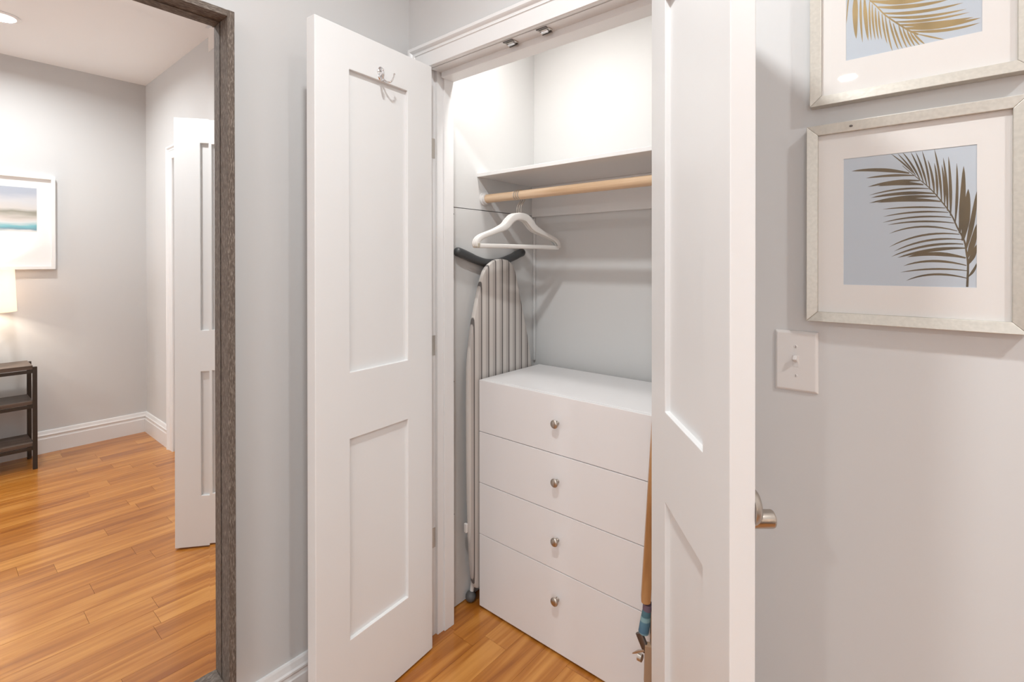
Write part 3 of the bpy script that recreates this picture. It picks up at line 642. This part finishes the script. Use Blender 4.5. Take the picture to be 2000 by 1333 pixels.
r1 = [b.verts.new(c) for c in ((1.2440, -0.003, 1.0885), (1.3240, -0.003, 1.0885), (1.3240, -0.003, 1.2140), (1.2440, -0.003, 1.2140))]
r2 = [b.verts.new(c) for c in ((1.2485, -0.0065, 1.0930), (1.3195, -0.0065, 1.0930), (1.3195, -0.0065, 1.2095), (1.2485, -0.0065, 1.2095))]
for p, q in ((r0, r1), (r1, r2)):
    for k in range(4): b.faces.new((p[k], p[(k + 1) % 4], q[(k + 1) % 4], q[k]))
b.faces.new(r2); b.faces.new(r0[::-1]); bmesh.ops.recalc_face_normals(b, faces=b.faces[:])
bmesh.ops.bevel(b, geom=b.edges[:], offset=0.0012, segments=2, affect='EDGES', profile=0.5)
obj('plate', MB().merge(b), 'switch', sw)
obj('toggle_slot', MB().box(1.2785, 1.2895, -0.0072, -0.005, 1.1395, 1.1635, 0.0006), 'switch', sw)
tg = MB().box(-0.0038, 0.0038, -0.015, 0.0, -0.0045, 0.0045, 0.0012, mat=Matrix.Translation((1.2840, -0.0065, 1.1535)) @ Matrix.Rotation(R(-28), 4, 'X'))
obj('toggle', tg, 'switch', sw)
for z in (1.1815, 1.1215):
    sc = obj('screw', MB().lathe([(0, 0.0012), (0.0026, 0.0010), (0.0034, 0.0)], (1.2840, -0.0065, z), (0, -1, 0), 14), 'switch', sw)
    obj('slot', MB().box(1.2836, 1.2844, -0.00795, -0.0074, z - 0.0026, z + 0.0026), 'bracket', sc)

# ------------------------------------------------------------------ ceiling lights
NAMES = {(2.65, -0.86): 'recessed ceiling light glimpsed at the top left corner of the mirror', (1.0, -0.86): 'recessed ceiling light just in front of the closet', (1.0, -3.39): 'recessed ceiling light mirrored in the upper picture glass',
         (2.65, -3.39): 'recessed ceiling light by the windows on the console table side'}
for x, y in SPOTS:
    t = thing('recessed_light', NAMES[(x, y)], 'ceiling light', (x, y, CEIL), 0, 'recessed ceiling lights')
    obj('trim_ring', MB().lathe([(0.062, 0.0), (0.082, 0.0), (0.082, -0.004), (0.075, -0.009), (0.064, -0.010), (0.062, -0.006)], (x, y, CEIL), (0, 0, 1), 36), 'ceiling', t)
    obj('lens', MB().lathe([(0, -0.006), (0.062, -0.006), (0.062, -0.001), (0, -0.001)], (x, y, CEIL), (0, 0, 1), 36), 'lens', t)
t = thing('closet_light', 'small round lamp on the closet ceiling behind the door header', 'ceiling light', (0.42, 0.175, CH))
obj('base', MB().lathe([(0, 0), (0.06, 0), (0.06, -0.02), (0, -0.02)], (0.42, 0.175, CH), (0, 0, 1)), 'trim', t)
obj('diffuser', MB().lathe([(0.055, -0.02), (0.055, -0.05), (0.045, -0.065), (0, -0.072)], (0.42, 0.175, CH), (0, 0, 1)), 'lens', t)

# ------------------------------------------------------------------ what the mirror shows across the room
TX0, TX1, TY1, TY0 = 3.055, 3.345, -0.672, -1.72
tb = thing('console_table', 'narrow dark wood console table with two shelves seen in the mirror', 'table', ((TX0 + TX1) / 2, (TY0 + TY1) / 2, 0))
for z, th in ((0.655, 0.026), (0.425, 0.024), (0.150, 0.024)):
    obj('top' if z > 0.6 else 'shelf', MB().box(TX0 + 0.012, TX1 - 0.012, TY0 + 0.03, TY1 - 0.020, z, z + th, 0.002), 'table_wood', tb)
for x in (TX0, TX1 - 0.022):
    for y in (TY0, TY1 - 0.022):
        obj('leg', MB().box(x, x + 0.022, y, y + 0.022, 0.0, 0.672, 0.0015), 'table_metal', tb)
    for z in (0.632, 0.402, 0.128):
        obj('rail', MB().box(x + 0.004, x + 0.018, TY0 + 0.022, TY1 - 0.022, z, z + 0.020), 'table_metal', tb)
for y in (TY0, TY1 - 0.022):
    for z in (0.632, 0.402, 0.128):
        obj('end_rail', MB().box(TX0 + 0.022, TX1 - 0.022, y + 0.005, y + 0.017, z, z + 0.018), 'table_metal', tb)
lp = thing('table_lamp', 'lit table lamp with a warm white drum shade on the console table', 'lamp', (3.20, -0.92, 0.681))
obj('base', MB().lathe([(0, 0), (0.075, 0), (0.078, 0.012), (0.055, 0.03), (0.075, 0.10), (0.070, 0.18), (0.035, 0.26), (0.014, 0.29), (0.012, 0.40), (0.0, 0.40)], (3.20, -0.92, 0.681), (0, 0, 1), 36), 'shade_base', lp)
obj('lamp_shade', MB().lathe([(0.168, 1.037), (0.158, 1.312), (0.1565, 1.312), (0.1665, 1.037), (0.168, 1.037)], (3.20, -0.92, 0), (0, 0, 1), 48), 'shade', lp)
obj('bulb', MB().ball((3.20, -0.92, 1.16), 0.028), 'lens', lp)
fp = thing('framed_seascape', 'white framed abstract seascape above the console table in the mirror', 'picture', (XR, -0.99, 1.308))
PY1, PY0, PZ0, PZ1 = -0.541, -1.44, 1.308, 1.968
for a in ((PY0, PY0 + 0.022, PZ0, PZ1), (PY1 - 0.022, PY1, PZ0, PZ1), (PY0 + 0.022, PY1 - 0.022, PZ0, PZ0 + 0.022), (PY0 + 0.022, PY1 - 0.022, PZ1 - 0.022, PZ1)):
    obj('frame_side', MB().box(XR - 0.034, XR, a[0], a[1], a[2], a[3], 0.001), 'shelf', fp)
obj('mat_board', MB().box(XR - 0.014, XR - 0.002, PY0 + 0.022, PY1 - 0.022, PZ0 + 0.022, PZ1 - 0.022), 'trim', fp)
obj('print', MB().box(XR - 0.0150, XR - 0.013, -1.345, -0.636, 1.571, 1.877), 'sea', fp)
